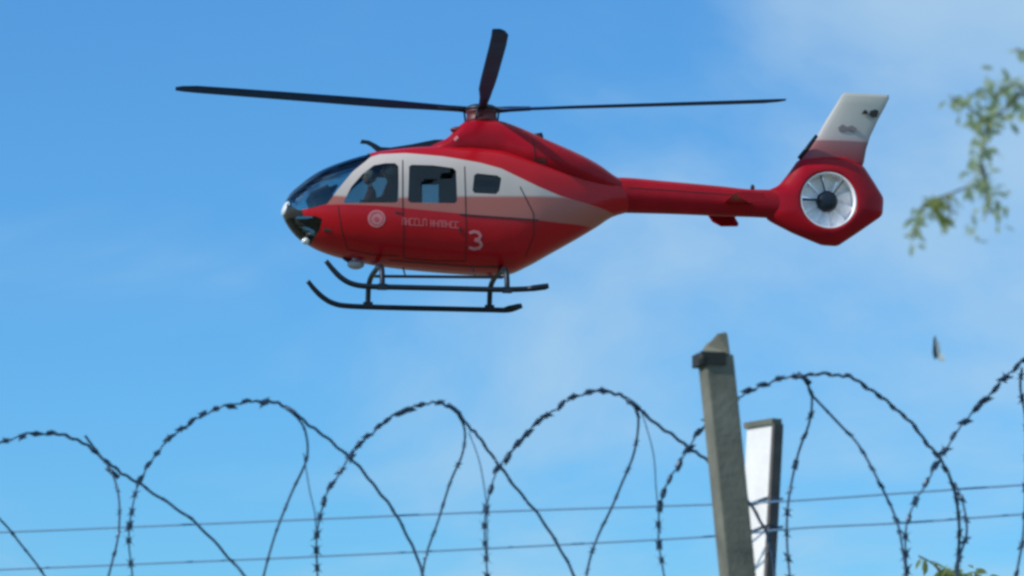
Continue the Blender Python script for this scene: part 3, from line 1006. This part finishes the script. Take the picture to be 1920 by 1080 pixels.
# line wires: near-straight strands behind the grey post, tied to the white one
def strand(pts, label):
    w = [P(a, b, fence_y(a, .37)) for a, b in pts]
    root_loc = w[0].copy()
    o = tube('fence_wire', [q - root_loc for q in catmull(w, 6)], .0030, m_strand, None, 6)
    o.location = root_loc
    tag(o, label, 'wire')
strand([(-300, 1010), (0, 998), (200, 990), (600, 973), (960, 958), (1330, 946), (1500, 938), (1700, 924), (1920, 909), (2300, 885)], 'upper of the two thin horizontal line wires crossing behind the razor coil')
strand([(-300, 1080), (0, 1068), (200, 1060), (600, 1043), (960, 1026), (1330, 1006), (1500, 990), (1700, 980), (1920, 964), (2300, 940)], 'lower of the two thin horizontal line wires crossing behind the razor coil')

LOOPS = [
 [(-150, 1250, -.1), (-170, 1080, -.3), (-120, 920, -.33), (-50, 850, -.2), (0, 832, -.12), (50, 816, -.05), (90, 812, 0), (140, 824, .05), (180, 850, .12), (215, 878, .18), (260, 905, .24), (350, 968, .32), (440, 1058, .34), (500, 1150, .3), (480, 1260, .15), (380, 1300, 0), (290, 1250, -.15), (255, 1160, -.25)],
 [(255, 1160, -.25), (248, 1075, -.3), (243, 1010, -.32), (247, 950, -.33), (262, 900, -.3), (290, 855, -.26), (320, 822, -.22), (360, 790, -.15), (400, 770, -.1), (440, 757, -.04), (480, 752, 0), (520, 757, .04), (548, 772, .08), (590, 805, .14), (645, 850, .2), (700, 908, .26), (750, 982, .3), (790, 1068, .33), (800, 1160, .28), (770, 1260, .15), (700, 1300, 0), (630, 1250, -.15), (600, 1160, -.25)],
 [(600, 1160, -.25), (594, 1075, -.3), (595, 1000, -.33), (610, 930, -.33), (640, 880, -.3), (665, 845, -.27), (690, 815, -.22), (740, 780, -.12), (780, 763, -.05), (812, 756, 0), (848, 765, .05), (880, 800, .1), (905, 830, .14), (950, 892, .2), (1010, 970, .28), (1070, 1062, .33), (1095, 1160, .28), (1060, 1270, .14), (1000, 1300, 0), (945, 1250, -.15), (920, 1160, -.25)],
 [(920, 1160, -.25), (913, 1075, -.3), (910, 980, -.33), (920, 920, -.33), (935, 880, -.3), (960, 845, -.27), (1000, 800, -.2), (1040, 768, -.12), (1085, 742, -.06), (1130, 734, 0), (1165, 742, .05), (1190, 762, .08), (1240, 800, .14), (1290, 838, .2), (1330, 868, .24), (1395, 930, .28), (1440, 1010, .32), (1450, 1110, .3), (1420, 1230, .18), (1350, 1290, 0), (1290, 1250, -.15), (1262, 1160, -.25)],
 [(1262, 1160, -.25), (1243, 1075, -.3), (1235, 1000, -.33), (1242, 930, -.33), (1268, 878, -.3), (1315, 805, -.25), (1350, 770, -.2), (1390, 743, -.15), (1440, 719, -.08), (1500, 706, 0), (1560, 701, .05), (1600, 712, .08), (1650, 742, .12), (1700, 785, .16), (1740, 832, .2), (1770, 875, .22), (1790, 925, .26), (1800, 990, .3), (1795, 1060, .32), (1785, 1180, .25), (1750, 1270, .1), (1715, 1200, -.1), (1702, 1100, -.25)],
 [(1702, 1100, -.25), (1697, 1000, -.3), (1715, 945, -.3), (1745, 890, -.28), (1780, 830, -.24), (1815, 785, -.2), (1850, 745, -.14), (1885, 710, -.08), (1925, 672, 0), (1980, 650, .05), (2060, 690, .15), (2130, 800, .25), (2180, 950, .3), (2180, 1150, .3), (2120, 1260, .1), (2070, 1180, -.2)],
]
CROSS = [
 [(158, 815, .10), (180, 845, .12), (208, 880, .05), (222, 930, 0), (223, 1000, -.05), (205, 1070, -.1), (185, 1150, -.1)],
 [(548, 772, .08), (572, 808, .1), (574, 860, .12), (548, 925, .12), (518, 1000, .1), (495, 1080, .05), (470, 1180, 0)],
 [(570, 850, .12), (580, 920, 0), (592, 970, -.15), (595, 1060, -.25)],
 [(855, 770, .06), (871, 805, .1), (866, 850, .15), (845, 905, .2), (820, 980, .2), (798, 1050, .2), (785, 1140, .1)],
 [(880, 810, .1), (900, 870, 0), (912, 950, -.15), (913, 1040, -.3)],
 [(1185, 755, .06), (1198, 785, .1), (1190, 850, .15), (1165, 910, .2), (1145, 955, .2), (1120, 1010, .2), (1103, 1065, .15), (1090, 1150, .1)],
 [(1205, 775, .1), (1225, 850, .0), (1230, 920, -.15), (1238, 1000, -.3)],
 [(1503, 707, 0), (1521, 740, .05), (1517, 790, .1), (1497, 850, .15), (1481, 930, .15), (1476, 1000, .1), (1482, 1080, .05), (1490, 1150, 0)],
 [(1521, 740, .05), (1575, 795, .1), (1610, 835, .1), (1650, 905, 0), (1680, 970, -.1), (1692, 1020, -.2), (1703, 1100, -.25)],
 [(1915, 690, 0), (1915, 730, .05), (1922, 790, .1), (1925, 900, .15), (1918, 1000, .15), (1900, 1100, .1)],
 [(1790, 905, .24), (1808, 950, .2), (1812, 1000, .15), (1800, 1050, .1), (1790, 1130, 0)],
 [(-60, 930, .2), (0, 975, .25), (40, 1020, .3), (82, 1078, .33), (120, 1150, .33)],
]
coil_loc = P(960, 1000, 11.0)
coil = empty('razor_wire_coil', coil_loc)
tag(coil, 'coil of razor wire looping along the top of the fence in front of the sky', 'razor wire')
jit = random.Random(21)
def p3(q):
    q = (q[0] + jit.uniform(-1.6, 1.6), q[1] + jit.uniform(-1.6, 1.6), q[2] + jit.uniform(-.01, .01))
    return P(q[0], q[1], fence_y(q[0], q[2])) - coil_loc
# one barb: a flat four-pointed plate clenched round the wire, x along the wire
s_ = .016
barb_v = [(-.42, 0, .42), (.42, 0, .42), (.42, 0, -.42), (-.42, 0, -.42), (-.95, .12, 1.05), (.95, -.12, 1.05), (.95, .12, -1.05), (-.95, -.12, -1.05),
          (-.42, .42, .25), (.42, .42, .25), (.42, .42, -.25), (-.42, .42, -.25), (-.42, -.42, .25), (.42, -.42, .25), (.42, -.42, -.25), (-.42, -.42, -.25)]
barb_v = [Vector(v) * s_ for v in barb_v]
barb_f = [(8, 9, 10, 11), (15, 14, 13, 12), (0, 8, 11, 3), (0, 3, 15, 12), (1, 2, 10, 9), (1, 13, 14, 2), (8, 0, 1, 9), (12, 13, 1, 0), (11, 10, 2, 3), (3, 2, 14, 15),
          (0, 8, 4), (8, 12, 4), (12, 0, 4), (1, 5, 9), (9, 5, 13), (13, 5, 1), (2, 6, 10), (10, 6, 14), (14, 6, 2), (3, 7, 11), (11, 7, 15), (15, 7, 3)]
barb_me = bpy.data.meshes.new('barb'); barb_me.from_pydata(barb_v, [], barb_f); barb_me.materials.append(m_barb); barb_me.update()
rb = random.Random(11)
def add_barbs(line, par, spacing, size, phase=0.0, zone=None, lim_py=1300):
    dist = phase
    prev = line[0]
    for i in range(1, len(line)):
        seg = (line[i] - prev).length
        dist += seg
        if dist >= spacing:
            dist -= spacing * rb.uniform(.82, 1.18)
            w = line[i] + coil_loc
            # leave out the ones well below or beside the frame
            d = w - CAM
            k = d.dot(FW)
            py = 540 - d.dot(UP) / k * FPX
            px = 960 + d.x / k * FPX
            if py < 1120 and -60 < px < 1990:
                near_side = zone(px, py, w) if zone else 1.0
                t_ = (line[min(i + 1, len(line) - 1)] - line[i - 1]).normalized()
                q = t_.to_track_quat('X', 'Y').to_matrix().to_4x4() @ Matrix.Rotation(rb.uniform(-.6, .6), 4, 'X')
                o = bpy.data.objects.new('barb', barb_me)
                COL.objects.link(o)
                o.parent = par
                sz = size * near_side * rb.uniform(.85, 1.15)
                o.matrix_local = Matrix.Translation(line[i]) @ q @ Matrix.Diagonal((sz, sz, sz, 1))
        prev = line[i]
for li, lp in enumerate(LOOPS):
    line = catmull([p3(q) for q in lp], 14)
    # slight hand-bent unevenness
    for k in range(len(line)):
        line[k] = line[k] + Vector((0, 0, .0022 * math.sin(k * .9 + li) + .0018 * math.sin(k * .37 + 2 * li)))
    rad = [.0026 if (q + coil_loc).y < 11.0 / (1 + .44 * (q + coil_loc).x / (q + coil_loc).y) else .0042 for q in line]
    for _ in range(6): rad = [(rad[max(k - 1, 0)] + rad[k] + rad[min(k + 1, len(rad) - 1)]) / 3 for k in range(len(rad))]
    o = tube('wire_loop', line, rad, m_wire, coil, 6)
    zone = lambda px, py, w: 1.0 if (w.y < fence_y(px, .03)) else (.8 if px > 1500 else .55)
    add_barbs(line, o, .048, 1.0, phase=rb.random() * .05, zone=zone)
for li, lp in enumerate(CROSS):
    line = catmull([p3(q) for q in lp], 14)
    thin = li in (2, 4, 6)
    o = tube('cross_wire', line, .0018 if thin else .0034, m_wire, coil, 6)
    if not thin:
        add_barbs(line, o, .075, .62 if li not in (7, 9, 10) else .85, phase=rb.random() * .05)
for q in ((548, 772, .08), (212, 884, .12), (852, 768, .05), (1186, 757, .06), (1508, 708, 0.02)):
    c = p3(q)
    tube('wire_clip', [c + Vector((-.018, 0, .012)), c, c + Vector((.018, 0, -.016))], .0065, m_wire, coil, 8)

# ------------------------------------------------------------------ tree on the right, its outermost sprays in view
m_bark = mat('bark', (.09, .08, .06), .9, noise=.3, nscale=20, bump=.8, bscale=40)
def leaf_mat(name, c, tr):
    m = bpy.data.materials.new(name); m.use_nodes = True
    t = m.node_tree; b = t.nodes['Principled BSDF']
    b.inputs['Roughness'].default_value = .45
    oi = t.nodes.new('ShaderNodeObjectInfo')
    cr = t.nodes.new('ShaderNodeMix'); cr.data_type = 'RGBA'
    cr.inputs['A'].default_value = (c[0] * .7, c[1] * .75, c[2] * .7, 1); cr.inputs['B'].default_value = (c[0] * 1.3, c[1] * 1.2, c[2] * 1.3, 1)
    t.links.new(oi.outputs['Random'], cr.inputs['Factor'])
    t.links.new(cr.outputs['Result'], b.inputs['Base Color'])
    tl = t.nodes.new('ShaderNodeBsdfTranslucent'); tl.inputs[0].default_value = (*tr, 1)
    mx = t.nodes.new('ShaderNodeMixShader'); mx.inputs[0].default_value = .45
    out = t.nodes['Material Output']
    t.links.new(b.outputs[0], mx.inputs[1]); t.links.new(tl.outputs[0], mx.inputs[2]); t.links.new(mx.outputs[0], out.inputs[0])
    return m
m_leaf = leaf_mat('pale_leaf', (.24, .32, .15), (.56, .66, .34))
m_leaf_y = leaf_mat('yellow_green_leaf', (.16, .20, .05), (.40, .46, .12))
lf_v = [(0, 0, 0), (.3, .16, .03), (.65, .17, .02), (1, 0, -.10), (.65, -.17, .02), (.3, -.16, .03), (.35, 0, -.02), (.68, 0, -.03)]
lf_f = [(0, 6, 1), (1, 6, 7, 2), (2, 7, 3), (0, 5, 6), (5, 4, 7, 6), (4, 3, 7)]
def leaf_mesh(m):
    me = bpy.data.meshes.new('leaf'); me.from_pydata(lf_v, [], lf_f); me.materials.append(m); me.update(); return me
leaf_me = leaf_mesh(m_leaf); leaf_me_y = leaf_mesh(m_leaf_y)
YT = 7.2
tree_loc = Vector((1.85, 5.9, 0))
tree = empty('tree', tree_loc)
tag(tree, 'pale green tree at the right edge, only its thin leafy twigs hanging into view', 'tree')
def rel(q): return q - tree_loc
trunk = catmull([(0, 0, -.1), (.03, 0, .9), (-.02, .02, 1.9), (.05, -.03, 3.0), (.02, 0, 4.2), (.1, 0, 5.2)], 6)
tube('trunk', trunk, [.13 - .10 * i / (len(trunk) - 1) for i in range(len(trunk))], m_bark, tree, 12)
DK = 0.72
def T(px, py, y=YT): return rel(P(px, py, y * DK))
BR = [   # main twigs: start on the trunk or on another twig
 [(.04, -.02, 2.7), T(2150, 180, 7.5), T(1990, 190), T(1925, 172), T(1890, 200), T(1852, 226), T(1815, 200), T(1782, 185)],
 [T(1852, 226), T(1848, 262, 7.22), T(1840, 310, 7.25), T(1846, 350, 7.25), T(1858, 400, 7.25)],
 [T(1925, 172), T(1898, 158), T(1865, 176), T(1840, 168)],
 [T(1840, 310, 7.25), T(1850, 352, 7.3), T(1820, 350, 7.35), T(1775, 366, 7.4), T(1745, 378, 7.4), T(1722, 405, 7.4), T(1712, 448, 7.4)],
 [(.05, 0, 3.2), T(2150, 40, 7.6), T(2000, 70, 7.3), T(1930, 96, 7.2), T(1905, 92, 7.2)],
 [T(1775, 366, 7.4), T(1782, 395, 7.4), T(1774, 418, 7.4)],
]
for b_ in BR:
    ln = catmull(b_, 6)
    n = len(ln)
    r0 = .02 if (Vector(b_[0]).length < 4 and b_[0] in [x[0] for x in BR] and isinstance(b_[0], tuple)) else .004
    tube('branch', ln, [max(.0016, r0 * (1 - i / (n - 1)) ** 3.2) for i in range(n)], m_bark, tree, 6)
rl = random.Random(5)
def put_leaf(c, size, me, par):
    o = bpy.data.objects.new('leaf', me)
    COL.objects.link(o); o.parent = par
    o.matrix_local = Matrix.Translation(c) @ Matrix.Rotation(rl.uniform(0, 6.28), 4, 'Z') @ Matrix.Rotation(rl.uniform(-.4, 1.2), 4, 'Y') @ Matrix.Rotation(rl.uniform(-1, 1), 4, 'X') @ Matrix.Diagonal((size, size, size, 1))
SPR = [  # cluster px, py, spread x, spread y, count, depth
 (1890, 165, 34, 20, 26, YT), (1850, 205, 30, 20, 22, YT), (1852, 232, 12, 12, 10, YT), (1800, 186, 24, 9, 8, YT), (1912, 205, 14, 14, 6, YT),
 (1838, 270, 14, 26, 20, 7.25), (1834, 325, 14, 26, 16, 7.25), (1862, 380, 16, 26, 14, 7.25), (1840, 415, 20, 30, 9, 7.25),
 (1768, 380, 14, 14, 16, 7.4), (1745, 385, 16, 12, 10, 7.4), (1716, 425, 8, 22, 12, 7.4), (1772, 410, 6, 12, 5, 7.4), (1920, 95, 10, 8, 4, 7.2)]
for cx, cy, sx, sy, n, y in SPR:
    for _ in range(int(n * 2.1)):
        px, py = rl.gauss(cx, sx * .75), rl.gauss(cy, sy * .7)
        put_leaf(rel(P(px, py, y * DK + rl.uniform(-.08, .08))), rl.uniform(.014, .024), leaf_me_y if (cy > 340 and cy < 420 and cx < 1780) else leaf_me, tree)
# the rest of the crown, out of frame above and to the right
vs, fs = [], []
for _ in range(5000):
    a, h = rl.uniform(0, 6.28), rl.random()
    rr = (0.55 + .75 * math.sin(math.pi * h)) * math.sqrt(rl.random()) * 1.0
    c = Vector((rr * math.cos(a) + .45, rr * math.sin(a) + .3, 2.4 + 3.2 * h))
    w = c + tree_loc - CAM
    k = w.dot(FW)
    if abs(w.x / k * FPX) < 1060 + 60 and abs(w.dot(UP) / k * FPX) < 640: continue
    mtx = Matrix.Translation(c) @ Matrix.Rotation(rl.uniform(0, 6.28), 4, 'Z') @ Matrix.Rotation(rl.uniform(-.5, 1.3), 4, 'Y') @ Matrix.Diagonal((.05, .05, .05, 1))
    o_ = len(vs)
    vs += [mtx @ Vector(v) for v in lf_v]
    fs += [tuple(i + o_ for i in f) for f in lf_f]
me = bpy.data.meshes.new('crown'); me.from_pydata(vs, [], fs); me.materials.append(m_leaf)
cr = bpy.data.objects.new('crown', me); COL.objects.link(cr); cr.parent = tree; cr['kind'] = 'stuff'

# shrub whose tip just enters the frame at the bottom right
sh_loc = P(1790, 1300, 12.6); sh_loc.z = 0
shrub = empty('shrub', sh_loc)
tag(shrub, 'yellow green shrub whose leafy tip shows at the bottom edge, right of the white post', 'shrub')
def S3(px, py, y=12.6): return P(px, py, y) - sh_loc
for b_ in ([(0, 0, -.05), (0, 0, 1.2), S3(1795, 1190), S3(1775, 1100), S3(1755, 1062), S3(1722, 1042)], [S3(1795, 1190), S3(1830, 1110), S3(1845, 1085)], [S3(1775, 1100), S3(1790, 1070)]):
    ln = catmull(b_, 6); n = len(ln)
    tube('branch', ln, [max(.003, (.022 if len(b_) > 5 else .006) * (1 - i / (n - 1))) for i in range(n)], m_bark, shrub, 6)
for cx, cy, sx, sy, n in ((1775, 1066, 22, 10, 22), (1815, 1074, 30, 8, 22), (1730, 1048, 8, 5, 5), (1860, 1082, 20, 8, 10), (1790, 1100, 50, 14, 40)):
    for _ in range(n):
        put_leaf(S3(rl.gauss(cx, sx * .6), rl.gauss(cy, sy * .6), 12.6 + rl.uniform(-.15, .15)), rl.uniform(.035, .06), leaf_me_y, shrub)
vs, fs = [], []
for _ in range(900):
    c = Vector((rl.gauss(0, .28), rl.gauss(0, .28), rl.uniform(.5, 2.45)))
    mtx = Matrix.Translation(c) @ Matrix.Rotation(rl.uniform(0, 6.28), 4, 'Z') @ Matrix.Rotation(rl.uniform(-.5, 1.3), 4, 'Y') @ Matrix.Diagonal((.06, .06, .06, 1))
    o_ = len(vs); vs += [mtx @ Vector(v) for v in lf_v]; fs += [tuple(i + o_ for i in f) for f in lf_f]
me = bpy.data.meshes.new('foliage'); me.from_pydata(vs, [], fs); me.materials.append(m_leaf_y)
fo = bpy.data.objects.new('foliage', me); COL.objects.link(fo); fo.parent = shrub; fo['kind'] = 'stuff'

# a loose leaf in the air, its shaded and lit halves put into the colour
fl = P(1756, 658, 8.2)
m_dl = mat('leaf_shaded_half', (.03, .05, .05), .5); m_ll = mat('leaf_lit_half', (.75, .78, .72), .4)
u = 8.2 / FPX
root = empty('falling_leaf', fl)
def q3(x, y, d): return Vector((x * u, d * u, -y * u))
def slab(pts, th):
    n = len(pts)
    return [q3(x, y, d - th) for x, y, d in pts] + [q3(x, y, d + th) for x, y, d in pts], [tuple(range(n)), tuple(range(2 * n - 1, n - 1, -1))] + [(i, (i + 1) % n, (i + 1) % n + n, i + n) for i in range(n)]
mesh_obj('shaded_half', *slab([(-5, -26, 0), (-1, -30, 2), (0, -5, 3), (1, 14, 2), (-5, 16, -2), (-8, 4, -4)], .8), m_dl, root)
mesh_obj('lit_half', *slab([(0, -24, 1), (6, -16, 3), (8, 2, 4), (14, 10, 4), (17, 17, 4), (9, 20, 3), (1, 14, 1)], .8), m_ll, root)
tag(root, 'small half shaded, half lit leaf drifting in the air above the razor wire', 'leaf')
